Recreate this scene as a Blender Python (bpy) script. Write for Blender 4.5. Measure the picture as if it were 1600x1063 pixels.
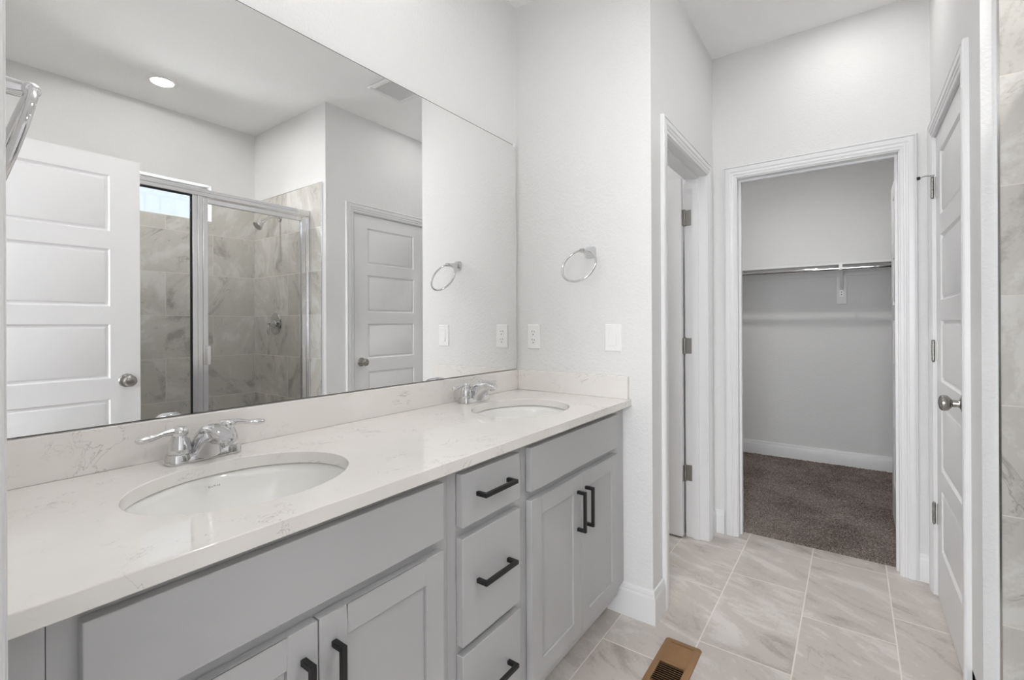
import bpy, bmesh, math, random
import numpy as np
from mathutils import Vector, Matrix

random.seed(7)
for o in list(bpy.data.objects):
    bpy.data.objects.remove(o, do_unlink=True)
SC = bpy.context.scene
COL = SC.collection
PI = math.pi

# ------------------------------------------------------------------ camera
# x runs along the vanity, y towards the mirror wall, z up; camera stands in the entry doorway
F_PX, YAW, PITCH, ROLL, CY = 733.743, 35.923, 0.0381, -0.2683, 506.146
CAM = Vector((0.0, 0.0, 1.2208))
ya, pt, ro = (math.radians(a) for a in (YAW, PITCH, ROLL))
fw = Vector((math.cos(ya), math.sin(ya), 0)); rt = Vector((math.sin(ya), -math.cos(ya), 0)); up = Vector((0, 0, 1))
f2 = fw * math.cos(pt) + up * math.sin(pt); u2 = up * math.cos(pt) - fw * math.sin(pt)
r3 = rt * math.cos(ro) + u2 * math.sin(ro); u3 = u2 * math.cos(ro) - rt * math.sin(ro)
cd = bpy.data.cameras.new('camera'); cam = bpy.data.objects.new('camera', cd); COL.objects.link(cam)
mw = Matrix(((r3.x, u3.x, -f2.x, CAM.x), (r3.y, u3.y, -f2.y, CAM.y), (r3.z, u3.z, -f2.z, CAM.z), (0, 0, 0, 1)))
cam.matrix_world = mw
cd.sensor_fit = 'HORIZONTAL'; cd.sensor_width = 36.0; cd.lens = 36.0 * F_PX / 1600.0
cd.shift_y = -(531.5 - CY) / 1600.0
cd.clip_start = 0.02; cd.clip_end = 100
SC.camera = cam

# ------------------------------------------------------------------ daylight, exposure
wd = bpy.data.worlds.new('world'); SC.world = wd; wd.use_nodes = True
bg = wd.node_tree.nodes['Background']
bg.inputs[0].default_value = (0.94, 0.97, 1.0, 1); bg.inputs[1].default_value = 17.0
# light portals in the shower window and the added bedroom opening (the sky itself is the light)
def portal(name, loc, rot, w, h):
    ld = bpy.data.lights.new(name, 'AREA'); ld.shape = 'RECTANGLE'; ld.size = w; ld.size_y = h; ld.cycles.is_portal = True
    lo = bpy.data.objects.new(name, ld); COL.objects.link(lo); lo.location = loc; lo.rotation_euler = rot
portal('added_opening_portal', (-3.70, 0.1, 1.55), (PI / 2, 0, -PI / 2), 2.4, 1.7)
portal('shower_window_portal', (1.1525, -1.42, 2.1465), (PI / 2, 0, 0), 0.80, 0.27)
SC.view_settings.view_transform = 'Standard'; SC.view_settings.look = 'None'
SC.view_settings.exposure = 0.11; SC.view_settings.gamma = 1.0
SC.view_settings.use_curve_mapping = False
cy = SC.cycles
cy.use_denoising = True
try: cy.denoiser = 'OPENIMAGEDENOISE'
except Exception: pass
cy.max_bounces = 14; cy.diffuse_bounces = 8; cy.glossy_bounces = 8; cy.transmission_bounces = 10; cy.transparent_max_bounces = 12
cy.caustics_reflective = True; cy.caustics_refractive = False; cy.sample_clamp_indirect = 6.0

# strengths of the lamps; room and toilet ones are added fill (used by their builders below)
VANITY_GLOW, HALL_GLOW, SHOWER_GLOW, CLOSET_GLOW, TOILET_FILL_GLOW, ROOM_FILL_GLOW, UP_GLOW = 6.0, 54.0, 285.0, 285.0, 250.0, 165.0, 7.0
LAMP_COL = (1.0, 0.978, 0.95, 1)

# ------------------------------------------------------------------ main measures
E = 1.88        # end wall / shower wall face
M = 1.333       # mirror wall face
YJ = 0.66       # jog wall face
A = -0.30       # linen door wall face
D = 2.929       # far wall face
W0 = 0.05       # entry wall face
CEIL = 2.769
T = 0.115
YW = -1.30      # shower window wall face
XC = 4.86       # closet back wall face
CT = 0.9054     # counter top

# ------------------------------------------------------------------ materials
def srgb(r, g, b):
    f = lambda c: (c / 255 / 12.92) if c / 255 <= 0.04045 else ((c / 255 + 0.055) / 1.055) ** 2.4
    return (f(r), f(g), f(b), 1)

def mat(name, col=(0.8, 0.8, 0.8, 1), rough=0.5, metal=0.0, spec=0.5, coat=0.0):
    m = bpy.data.materials.new(name); m.use_nodes = True
    b = m.node_tree.nodes['Principled BSDF']
    b.inputs['Base Color'].default_value = col; b.inputs['Roughness'].default_value = rough
    b.inputs['Metallic'].default_value = metal; b.inputs['Specular IOR Level'].default_value = spec
    if coat: b.inputs['Coat Weight'].default_value = coat; b.inputs['Coat Roughness'].default_value = 0.05
    return m

class NT:
    """small helper for node graphs"""
    def __init__(s, m): s.t = m.node_tree; s.n = s.t.nodes; s.b = s.n['Principled BSDF']
    def new(s, kind, **kw):
        n = s.n.new(kind)
        for k, v in kw.items(): setattr(n, k, v)
        return n
    def link(s, a, b): s.t.links.new(a, b)
    def math(s, op, a, b=None, c=None):
        n = s.new('ShaderNodeMath', operation=op)
        for i, v in enumerate((a, b, c)):
            if v is None: continue
            if isinstance(v, (int, float)): n.inputs[i].default_value = v
            else: s.link(v, n.inputs[i])
        return n.outputs[0]
    def noise(s, vec, scale, detail=3, rough=0.5, dist=0.0):
        n = s.new('ShaderNodeTexNoise'); n.inputs['Scale'].default_value = scale; n.inputs['Detail'].default_value = detail
        n.inputs['Roughness'].default_value = rough; n.inputs['Distortion'].default_value = dist
        if vec is not None: s.link(vec, n.inputs['Vector'])
        return n.outputs['Fac']
    def ramp(s, fac, stops):
        n = s.new('ShaderNodeValToRGB'); s.link(fac, n.inputs[0]); e = n.color_ramp.elements
        while len(e) < len(stops): e.new(0.5)
        for i, (p, c) in enumerate(stops): e[i].position = p; e[i].color = c
        return n.outputs[0]
    def mix(s, fac, a, b):
        n = s.new('ShaderNodeMix', data_type='RGBA')
        for i, v in ((0, fac), (6, a), (7, b)):
            if isinstance(v, (int, float)): n.inputs[i].default_value = v
            elif isinstance(v, tuple): n.inputs[i].default_value = v
            else: s.link(v, n.inputs[i])
        return n.outputs[2]
    def pos(s):
        return s.new('ShaderNodeNewGeometry').outputs['Position']
    def bump(s, h, strength, dist=0.01):
        n = s.new('ShaderNodeBump'); n.inputs['Strength'].default_value = strength; n.inputs['Distance'].default_value = dist
        s.link(h, n.inputs['Height']); s.link(n.outputs[0], s.b.inputs['Normal'])
    def sep(s, v):
        n = s.new('ShaderNodeSeparateXYZ'); s.link(v, n.inputs[0]); return n.outputs
    def comb(s, x, y, z):
        n = s.new('ShaderNodeCombineXYZ')
        for i, v in enumerate((x, y, z)):
            if isinstance(v, (int, float)): n.inputs[i].default_value = v
            else: s.link(v, n.inputs[i])
        return n.outputs[0]

def paint(name, col, rough, strength, scale=95):
    m = mat(name, col, rough, spec=0.3); g = NT(m); p = g.pos()
    h = g.noise(p, scale, 2, 0.5)
    h2 = g.math('SMOOTHSTEP', h, 0.42, 0.62) if False else g.ramp(h, [(0.40, (0, 0, 0, 1)), (0.62, (1, 1, 1, 1))])
    g.bump(h2, strength, 0.0022)
    return m

M_WALL = paint('wall_paint', srgb(226, 226, 226), 0.6, 0.25)
M_CEIL = paint('ceiling_paint', srgb(247, 247, 247), 0.8, 0.3)
M_TRIM = mat('trim_paint', srgb(228, 228, 229), 0.32)
M_DOOR = mat('door_paint', srgb(232, 232, 233), 0.35)
M_CAB = mat('cabinet_paint', srgb(183, 183, 184), 0.38)
M_CABIN = mat('cabinet_inside', srgb(120, 118, 115), 0.6)
M_CHROME = mat('chrome', (0.70, 0.70, 0.71, 1), 0.05, 1.0)
M_ALU = mat('bright_aluminium', (0.80, 0.80, 0.81, 1), 0.16, 1.0)
M_NICKEL = mat('satin_nickel', (0.40, 0.385, 0.365, 1), 0.24, 1.0)
M_HINGE = mat('brushed_nickel', (0.36, 0.345, 0.325, 1), 0.34, 1.0)
M_BLACK = mat('matte_black_metal', srgb(20, 20, 21), 0.42)
M_PORC = mat('porcelain', srgb(240, 240, 238), 0.08, coat=0.5)
M_PLASTIC = mat('white_plastic', srgb(240, 240, 240), 0.3)
M_DARK = mat('dark_slot', srgb(22, 20, 19), 0.8)
M_LOGO = mat('grey_print', srgb(165, 165, 162), 0.4)
M_BRONZE = mat('brown_enamel', srgb(148, 112, 74), 0.34, 0.3)
M_MIRROR = mat('mirror_silver', (0.94, 0.942, 0.94, 1), 0.0, 1.0)
M_MEDGE = mat('mirror_edge', srgb(78, 81, 80), 0.4)
M_WOOD = mat('shelf_white', srgb(228, 228, 228), 0.4)
M_GASKET = mat('black_gasket', srgb(30, 30, 30), 0.5)
M_SHADE_GREY = mat('fan_mesh', srgb(226, 226, 226), 0.6)

def glass_mat():
    m = bpy.data.materials.new('clear_glass'); m.use_nodes = True
    b = m.node_tree.nodes['Principled BSDF']
    b.inputs['Base Color'].default_value = (0.97, 0.985, 0.98, 1); b.inputs['Roughness'].default_value = 0.0
    b.inputs['Transmission Weight'].default_value = 1.0; b.inputs['IOR'].default_value = 1.01
    b.inputs['Specular IOR Level'].default_value = 0.5
    # thin pane: straight transmission with a weak mirror reflection
    t = m.node_tree; out = t.nodes['Material Output']
    tr = t.nodes.new('ShaderNodeBsdfTransparent'); tr.inputs[0].default_value = (0.962, 0.968, 0.965, 1)
    gl = t.nodes.new('ShaderNodeBsdfGlossy'); gl.inputs['Roughness'].default_value = 0.0
    fr = t.nodes.new('ShaderNodeFresnel'); fr.inputs[0].default_value = 1.42
    mx = t.nodes.new('ShaderNodeMixShader')
    t.links.new(fr.outputs[0], mx.inputs[0]); t.links.new(tr.outputs[0], mx.inputs[1]); t.links.new(gl.outputs[0], mx.inputs[2])
    t.links.new(mx.outputs[0], out.inputs['Surface'])
    t.nodes.remove(b)
    return m
M_GLASS = glass_mat()

def emit_mat(name, strength, col=LAMP_COL):
    m = bpy.data.materials.new(name); m.use_nodes = True; b = m.node_tree.nodes['Principled BSDF']
    b.inputs['Base Color'].default_value = (0.9, 0.9, 0.9, 1); b.inputs['Emission Color'].default_value = col
    b.inputs['Emission Strength'].default_value = strength
    return m

def quartz():
    m = mat('quartz', srgb(226, 222, 217), 0.045, spec=0.5); g = NT(m); p = g.pos()
    base = g.mix(g.noise(p, 5, 4, 0.6), srgb(226, 222, 217), srgb(234, 232, 229))
    wob = g.noise(p, 7.5, 5, 0.62, 0.9)
    v = g.math('ABSOLUTE', g.math('SUBTRACT', wob, 0.5))
    line = g.ramp(v, [(0.0, (1, 1, 1, 1)), (0.007, (0, 0, 0, 1))])
    mask = g.ramp(g.noise(p, 6.5, 2, 0.5), [(0.53, (0, 0, 0, 1)), (0.63, (1, 1, 1, 1))])
    w2 = g.noise(p, 19, 4, 0.6, 1.2); v2 = g.math('ABSOLUTE', g.math('SUBTRACT', w2, 0.52))
    l2 = g.ramp(v2, [(0.0, (1, 1, 1, 1)), (0.010, (0, 0, 0, 1))])
    k2 = g.ramp(g.noise(p, 11, 2, 0.5), [(0.56, (0, 0, 0, 1)), (0.64, (1, 1, 1, 1))])
    f = g.math('MAXIMUM', g.math('MULTIPLY', line, mask), g.math('MULTIPLY', g.math('MULTIPLY', l2, k2), 0.8))
    c = g.mix(g.math('MULTIPLY', f, 0.55), base, srgb(138, 130, 124))
    g.link(c, g.b.inputs['Base Color'])
    return m
M_QUARTZ = quartz()

def stone_tiles(name, ax_u, ax_v, u_pitch, v_pitch, u0, v0, row_shift, c_lo, c_mid, c_hi, grout, grout_w, rough, slant, turn=0.5, stretch=3.4, vein=0.5):
    """rectangular stone-look porcelain tiles laid in offset rows in world space, each tile with its own veining"""
    m = mat(name, (0.6, 0.6, 0.6, 1), rough); g = NT(m); p = g.pos(); s = g.sep(p)
    u, v = s[ax_u], s[ax_v]
    rv = g.math('DIVIDE', g.math('SUBTRACT', v, v0), v_pitch)
    row = g.math('FLOOR', rv)
    sh = g.math('MULTIPLY', g.math('FLOORED_MODULO', row, 2.0), row_shift)
    ru = g.math('DIVIDE', g.math('SUBTRACT', g.math('SUBTRACT', u, u0), sh), u_pitch)
    colm = g.math('FLOOR', ru)
    fu = g.math('SUBTRACT', ru, colm); fv = g.math('SUBTRACT', rv, row)
    du = g.math('MULTIPLY', g.math('MINIMUM', fu, g.math('SUBTRACT', 1.0, fu)), u_pitch)
    dv = g.math('MULTIPLY', g.math('MINIMUM', fv, g.math('SUBTRACT', 1.0, fv)), v_pitch)
    d = g.math('MINIMUM', du, dv)
    gf = g.math('LESS_THAN', d, grout_w / 2)
    wn = g.new('ShaderNodeTexWhiteNoise', noise_dimensions='2D'); g.link(g.comb(row, colm, 0.0), wn.inputs['Vector'])
    rnd = wn.outputs['Value']
    # slanted, stretched coordinates; every tile is its own cut of the stone (own offset and a small turn)
    ang = g.math('ADD', g.math('MULTIPLY', g.math('SUBTRACT', rnd, 0.5), turn), slant)
    ca, sa = g.math('COSINE', ang), g.math('SINE', ang)
    a = g.math('ADD', g.math('MULTIPLY', u, ca), g.math('MULTIPLY', v, sa))
    b = g.math('SUBTRACT', g.math('MULTIPLY', v, ca), g.math('MULTIPLY', u, sa))
    vec = g.comb(g.math('MULTIPLY', a, 1.3), g.math('MULTIPLY', b, stretch), g.math('MULTIPLY', rnd, 37.0))
    n1 = g.noise(vec, 1.45, 8, 0.60, 1.4)
    n2 = g.noise(vec, 6.0, 5, 0.65, 0.5)
    n3 = g.noise(p, 90, 3, 0.6)
    t = g.math('ADD', g.math('MULTIPLY', n1, 0.72), g.math('MULTIPLY', n2, 0.28))
    t = g.math('ADD', t, g.math('MULTIPLY', g.math('SUBTRACT', n3, 0.5), 0.13))
    t = g.math('ADD', t, g.math('MULTIPLY', g.math('SUBTRACT', rnd, 0.5), 0.07))
    c = g.ramp(t, [(0.36, c_lo), (0.46, c_mid), (0.52, c_mid), (0.60, c_hi)])
    edge = g.ramp(g.math('ABSOLUTE', g.math('SUBTRACT', n1, 0.47)), [(0.0, (1, 1, 1, 1)), (0.010, (0, 0, 0, 1))])
    em = g.ramp(g.noise(vec, 2.2, 2, 0.5), [(0.50, (0, 0, 0, 1)), (0.62, (1, 1, 1, 1))])
    c = g.mix(g.math('MULTIPLY', g.math('MULTIPLY', edge, em), vein), c, tuple(x * 0.72 for x in c_lo[:3]) + (1,))
    c = g.mix(gf, c, grout)
    g.link(c, g.b.inputs['Base Color'])
    hh = g.ramp(d, [(0.0, (0, 0, 0, 1)), (min(grout_w * 0.9, 0.01), (1, 1, 1, 1))])
    g.bump(hh, 0.35, 0.0015)
    rr = g.math('ADD', g.math('MULTIPLY', gf, 0.4), rough); g.link(rr, g.b.inputs['Roughness'])
    return m
FLO, FMI, FHI = srgb(168, 160, 153), srgb(199, 192, 185), srgb(216, 211, 206)
M_FLOOR = stone_tiles('floor_tile', 0, 1, 0.61, 0.307, 1.88, 0.175, 0.41, FLO, FMI, FHI, srgb(232, 226, 218), 0.0048, 0.32, 1.12, 0.35, 3.2, 0.45)
SLO, SMI, SHI = srgb(168, 163, 156), srgb(203, 200, 194), srgb(219, 217, 213)
M_TILE_X = stone_tiles('shower_tile_back', 0, 2, 0.6125, 0.3075, 1.257, 0.0640, 0.306, SLO, SMI, SHI, srgb(222, 217, 210), 0.0036, 0.22, 0.9, 2.2, 2.0, 0.7)
M_TILE_Y = stone_tiles('shower_tile_side', 1, 2, 0.6125, 0.3075, -0.784, 0.0640, 0.306, SLO, SMI, SHI, srgb(222, 217, 210), 0.0036, 0.22, 1.9, 1.6, 2.2, 0.7)
M_PAN = mat('shower_pan', srgb(215, 212, 206), 0.3)

def carpet():
    m = mat('carpet', srgb(96, 84, 80), 0.95, spec=0.1); g = NT(m); p = g.pos()
    n = g.noise(p, 135, 3, 0.75); w = g.noise(p, 3.2, 3, 0.55)
    c = g.ramp(n, [(0.34, srgb(48, 42, 39)), (0.46, srgb(112, 101, 95)), (0.58, srgb(162, 150, 142)), (0.70, srgb(212, 202, 193))])
    c2 = g.mix(g.ramp(w, [(0.40, (0, 0, 0, 1)), (0.60, (1, 1, 1, 1))]), srgb(92, 83, 77), srgb(150, 141, 135))
    g.link(g.mix(0.35, c, c2), g.b.inputs['Base Color']); g.bump(n, 0.8, 0.006)
    return m
M_CARPET = carpet()

def facade():
    m = mat('shake_siding', srgb(205, 216, 228), 0.7); g = NT(m)
    br = g.new('ShaderNodeTexBrick'); s = g.sep(g.pos()); g.link(g.comb(s[0], s[2], 0.0), br.inputs['Vector'])
    br.inputs['Scale'].default_value = 1.0; br.inputs['Brick Width'].default_value = 0.17; br.inputs['Row Height'].default_value = 0.30
    br.inputs['Mortar Size'].default_value = 0.005
    br.inputs['Color1'].default_value = srgb(60, 64, 68); br.inputs['Color2'].default_value = srgb(62, 66, 70); br.inputs['Mortar'].default_value = srgb(48, 53, 60)
    g.link(br.outputs[0], g.b.inputs['Base Color'])
    return m
M_FACADE = facade()

# ------------------------------------------------------------------ mesh builders
class MB:
    def __init__(s): s.bm = bmesh.new()
    def face(s, pts):
        return s.bm.faces.new([s.bm.verts.new(Vector(p)) for p in pts])
    def box(s, x0, x1, y0, y1, z0, z1):
        v = [s.bm.verts.new((x, y, z)) for x in (x0, x1) for y in (y0, y1) for z in (z0, z1)]
        for f in ((0, 1, 3, 2), (4, 6, 7, 5), (0, 4, 5, 1), (2, 3, 7, 6), (0, 2, 6, 4), (1, 5, 7, 3)):
            s.bm.faces.new([v[i] for i in f])
        return s
    def loft(s, rings, cap=True, close=True):
        """rings of equal length joined in order"""
        R = [[s.bm.verts.new(Vector(p)) for p in r] for r in rings]
        n = len(R[0])
        for a, b in zip(R, R[1:]):
            for i in range(n if close else n - 1):
                j = (i + 1) % n
                s.bm.faces.new((a[i], a[j], b[j], b[i]))
        if cap and close:
            s.bm.faces.new(R[0][::-1]); s.bm.faces.new(R[-1])
        return s
    def lathe(s, prof, o=(0, 0, 0), axis='z', n=28, sx=1.0):
        """prof: (radius, height) list turned about an axis through o"""
        o = Vector(o); rings = []
        for r, h in prof:
            ring = []
            for i in range(n):
                a = 2 * PI * i / n; c, d = r * math.cos(a) * sx, r * math.sin(a)
                ring.append(o + (Vector((c, d, h)) if axis == 'z' else Vector((h, c, d)) if axis == 'x' else Vector((d, h, c))))
            rings.append(ring)
        return s.loft(rings)
    def tube(s, path, r, n=12, closed=False):
        """r: radius or list; sweep a circle along path"""
        P = [Vector(p) for p in path]; N = len(P); rings = []
        prev = None
        for i, p in enumerate(P):
            if closed: t = (P[(i + 1) % N] - P[i - 1]).normalized()
            else: t = (P[min(i + 1, N - 1)] - P[max(i - 1, 0)]).normalized()
            if prev is None:
                h = Vector((0, 0, 1)) if abs(t.z) < 0.9 else Vector((1, 0, 0))
                a = t.cross(h).normalized()
            else:
                a = (prev - t * prev.dot(t)).normalized()
            prev = a; b = t.cross(a)
            rr = r[i] if isinstance(r, (list, tuple)) else r
            rings.append([p + (a * math.cos(2 * PI * k / n) + b * math.sin(2 * PI * k / n)) * rr for k in range(n)])
        if closed:
            rings.append(rings[0]); s.loft(rings, cap=False)
        else: s.loft(rings)
        return s
    def sphere(s, o, r, sx=1, sy=1, sz=1, n=20):
        m = bmesh.ops.create_uvsphere(s.bm, u_segments=n, v_segments=n // 2, radius=r)
        for v in m['verts']: v.co = Vector((v.co.x * sx, v.co.y * sy, v.co.z * sz)) + Vector(o)
        return s
    def prism(s, poly, axis, a, b):
        """poly: 2D points extruded along axis from a to b"""
        def P(q, h): return (h, q[0], q[1]) if axis == 'x' else (q[0], h, q[1]) if axis == 'y' else (q[0], q[1], h)
        return s.loft([[P(q, a) for q in poly], [P(q, b) for q in poly]])
    def xf(s, mtx):
        s.bm.transform(mtx); return s
    def build(s, name, m, parent=None, bevel=0.0, seg=2, smooth=False, angle=35):
        bmesh.ops.remove_doubles(s.bm, verts=s.bm.verts, dist=1e-6)
        bmesh.ops.recalc_face_normals(s.bm, faces=s.bm.faces)
        me = bpy.data.meshes.new(name); s.bm.to_mesh(me); s.bm.free()
        me.materials.append(m)
        if smooth:
            me.shade_smooth(); me.set_sharp_from_angle(angle=math.radians(angle))
        o = bpy.data.objects.new(name, me); COL.objects.link(o)
        if parent is not None: o.parent = parent
        if bevel:
            b = o.modifiers.new('bevel', 'BEVEL'); b.width = bevel; b.segments = seg; b.limit_method = 'ANGLE'; b.angle_limit = math.radians(40)
            b.harden_normals = False
            if not smooth:
                me.shade_smooth(); me.set_sharp_from_angle(angle=math.radians(30))
        return o

def tag(o, label=None, cat=None, group=None, kind=None):
    if label: o['label'] = label
    if cat: o['category'] = cat
    if group: o['group'] = group
    if kind: o['kind'] = kind
    return o
def thing(name, label, cat, loc=(0, 0, 0), rz=0.0, group=None, kind=None):
    o = bpy.data.objects.new(name, None); COL.objects.link(o); o.empty_display_size = 0.05
    o.location = loc; o.rotation_euler = (0, 0, rz)
    return tag(o, label, cat, group, kind)
def structure(o, label): return tag(o, label, None, None, 'structure')
def copy_tree(o, parent=None):
    c = o.copy(); COL.objects.link(c)
    if parent is not None: c.parent = parent
    for ch in list(o.children): copy_tree(ch, c)
    return c

# ------------------------------------------------------------------ room shell
def bx(name, m, label, boxes, bevel=0.0):
    b = MB()
    for q in boxes: b.box(*q)
    return structure(b.build(name, m, bevel=bevel), label)

bx('floor', M_FLOOR, 'beige stone-look tile floor of the bathroom in offset rows', [(-0.4, 3.013, -1.45, 2.6, -0.06, 0.0)])
bx('ceiling', M_CEIL, 'smooth white ceiling over the bathroom and closet', [(-0.4, 5.1, -1.6, 2.7, CEIL, CEIL + 0.08)])
bx('wall_mirror', M_WALL, 'white textured wall carrying the vanity mirror', [(-0.2, E, M, M + T, 0, CEIL)])
bx('wall_end', M_WALL, 'white wall at the end of the counter with towel ring and outlet', [(E, E + T, YJ + T, 2.515, 0, CEIL), (E, E + 0.18, YJ, YJ + T, 0, CEIL)])
bx('wall_jog', M_WALL, 'narrow white wall around the partly open door beside the counter end', [
    (E + 0.18, 2.78, YJ, YJ + T, 2.065, CEIL), (2.78, D, YJ, YJ + T, 0, CEIL)])
bx('wall_far', M_WALL, 'white far wall around the closet doorway', [
    (D, D + T, -1.5, -0.20, 0, CEIL), (D, D + T, 0.547, 2.515, 0, CEIL), (D, D + T, -0.20, 0.547, 2.065, CEIL)])
bx('wall_right', M_WALL, 'white wall around the closed panelled door beside the shower', [
    (E + T, 2.09, A - T, A, 0, CEIL), (2.825, D, A - T, A, 0, CEIL), (2.09, 2.825, A - T, A, 2.065, CEIL)])
bx('wall_shower_side', M_WALL, 'white upper wall above the shower tile with the shower head', [(E, E + T, YW, A, 0, CEIL)])
bx('wall_window', M_WALL, 'white wall above the shower with the small high window', [
    (0.2, 0.75, YW - T, YW, 0, CEIL), (1.555, E + T, YW - T, YW, 0, CEIL), (0.75, 1.555, YW - T, YW, 0, 2.01), (0.75, 1.555, YW - T, YW, 2.283, CEIL)])
bx('wall_shower_end', M_WALL, 'white wall closing the far end of the shower behind the entry door', [(W0 - T, 0.35, YW - T, A - 0.02, 0, CEIL)])
bx('wall_entry', M_WALL, 'white entry wall beside the vanity at the doorway', [
    (W0 - T, W0, 0.52, M, 0, CEIL), (W0 - T, W0, A - 0.02, -0.28, 0, CEIL), (W0 - T, W0, -0.28, 0.52, 2.065, CEIL)])
bx('wall_toilet_room', M_WALL, 'white wall inside the small room behind the partly open door', [(E, D + T, 2.40, 2.515, 0, CEIL)])
bx('wall_linen', M_WALL, 'white back wall of the cupboard behind the closed door', [(E + T, D, -0.95, -0.85, 0, CEIL)])
bx('wall_closet', M_WALL, 'light grey back wall of the walk-in closet', [(XC, XC + T, -1.3, 1.8, 0, CEIL)])
bx('wall_closet_side', M_WALL, 'side walls of the walk-in closet', [(D + T, XC + T, 1.7, 1.8, 0, CEIL), (D + T, XC + T, -1.4, -1.3, 0, CEIL)])

# the bedroom beyond the entry doorway (behind the camera), with a wide opening added for fill daylight
bx('wall_bedroom', M_WALL, 'white bedroom walls beyond the entry doorway', [
    (-3.7, -3.6, -2.4, -1.1, 0, CEIL), (-3.7, -3.6, 1.3, 2.6, 0, CEIL), (-3.7, -3.6, -1.1, 1.3, 0, 0.7), (-3.7, -3.6, -1.1, 1.3, 2.4, CEIL),
    (-3.7, -0.4, -2.5, -2.4, 0, CEIL), (-3.7, -0.4, 2.6, 2.7, 0, CEIL), (-0.4, W0 - T, -2.5, -1.4, 0, CEIL), (-0.4, W0 - T, M + T, 2.7, 0, CEIL)])
bx('floor_bedroom', M_CARPET, 'carpeted bedroom floor beyond the entry doorway', [(-3.7, -0.4, -2.5, 2.7, -0.06, 0.0)])
bx('ceiling_bedroom', M_CEIL, 'white bedroom ceiling beyond the entry doorway', [(-3.7, -0.4, -2.5, 2.7, CEIL, CEIL + 0.08)])

# carpet of the closet: pile relief modelled as a fine uneven surface
def carpet_mesh():
    x0, x1, y0, y1, st = 3.014, XC - 0.002, -1.0, 1.4, 0.0065
    nx, ny = int((x1 - x0) / st), int((y1 - y0) / st)
    rg = np.random.default_rng(3)
    X, Y = np.meshgrid(np.linspace(x0, x1, nx), np.linspace(y0, y1, ny), indexing='ij')
    Z = 0.006 + rg.random((nx, ny)) * 0.009
    X[1:-1] += (rg.random((nx - 2, ny)) - 0.5) * 0.003; Y += (rg.random((nx, ny)) - 0.5) * 0.003
    V = np.stack([X, Y, Z], -1).reshape(-1, 3)
    i = np.arange(nx * ny).reshape(nx, ny)
    Fc = np.stack([i[:-1, :-1], i[1:, :-1], i[1:, 1:], i[:-1, 1:]], -1).reshape(-1, 4)
    # front lip down to the floor
    lip = np.stack([X[0], Y[0], np.full(ny, -0.02)], -1); k = len(V); V = np.concatenate([V, lip])
    L = np.stack([i[0, :-1], i[0, 1:], k + np.arange(1, ny), k + np.arange(ny - 1)], -1)
    Fc = np.concatenate([Fc, L])
    me = bpy.data.meshes.new('carpet'); me.from_pydata(V.tolist(), [], Fc.tolist()); me.materials.append(M_CARPET)
    o = bpy.data.objects.new('carpet', me); COL.objects.link(o)
    return tag(o, 'dark brown cut-pile carpet covering the closet floor', 'carpet', kind='stuff')
carpet_mesh()
bx('floor_closet', M_CARPET, 'closet subfloor under the brown carpet', [(3.013, XC + T, -1.4, 1.8, -0.06, 0.002)])

# shower tile skins (10 mm porcelain on the walls)
bx('wall_tile_back', M_TILE_X, 'stone-look tile on the shower wall below the window', [(0.36, E - 0.010, YW, YW + 0.010, 0.05, 2.01), (0.36, 0.75, YW, YW + 0.010, 2.01, 2.215), (1.555, E - 0.010, YW, YW + 0.010, 2.01, 2.215)])
bx('wall_tile_side', M_TILE_Y, 'stone-look tile on the shower wall with shower head and valve', [(E - 0.010, E, YW, -0.337, 0.0, 2.215)])
bx('wall_tile_end', M_TILE_Y, 'stone-look tile on the hidden end wall of the shower', [(0.35, 0.36, YW, A - 0.04, 0.05, 2.215)])
bx('trim_8', M_ALU, 'thin metal edge strip finishing the shower tile', [(E - 0.012, E, -0.337, -0.332, 0.0, 2.215), (E - 0.012, E, YW + 0.01, -0.332, 2.215, 2.219)])
bx('floor_shower', M_PAN, 'pale shower floor and curb behind the glass', [(0.36, E - 0.010, YW + 0.01, -0.44, 0, 0.05), (0.36, E - 0.010, -0.55, -0.44, 0.05, 0.12)])

# ------------------------------------------------------------------ baseboards
BASE_PROF = [(0, 0), (0.014, 0), (0.014, 0.100), (0.012, 0.108), (0.010, 0.112), (0.010, 0.120), (0.006, 0.131), (0, 0.133)]
def baseboard(name, label, pts, side):
    """pts: floor polyline along the wall face; side = +1 if the room is to the left of the direction of travel"""
    P = [Vector((p[0], p[1], 0)) for p in pts]; rings = []
    for i, p in enumerate(P):
        d0 = (P[i] - P[i - 1]).normalized() if i > 0 else None
        d1 = (P[i + 1] - P[i]).normalized() if i < len(P) - 1 else None
        n0 = Vector((-d0.y, d0.x, 0)) * side if d0 else None; n1 = Vector((-d1.y, d1.x, 0)) * side if d1 else None
        if n0 and n1: k = (n0 + n1) / (1 + n0.dot(n1))
        else: k = n0 or n1
        rings.append([p + k * t + Vector((0, 0, z)) for t, z in BASE_PROF])
    return structure(MB().loft(rings).build(name, M_TRIM, smooth=True, angle=25), label)
baseboard('baseboard_end', 'white baseboard wrapping the wall corner at the counter end', [(E, 0.855), (E, YJ), (2.004, YJ)], -1)
baseboard('baseboard_far', 'short white baseboard between the two door casings in the corner', [(2.862, YJ), (D, YJ), (D, 0.602)], -1)
baseboard('baseboard_right', 'short white baseboard between closet casing and closed door', [(D, -0.252), (D, A), (2.886, A)], -1)
baseboard('baseboard_closet', 'white baseboard along the closet back wall', [(D + T + 0.1, 1.7), (XC, 1.7), (XC, -1.3), (D + T + 0.1, -1.3)], -1)
baseboard('baseboard_nib', 'short white baseboard between the door and the shower tile', [(2.034, A), (E, A), (E, -0.331)], 1)

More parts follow.
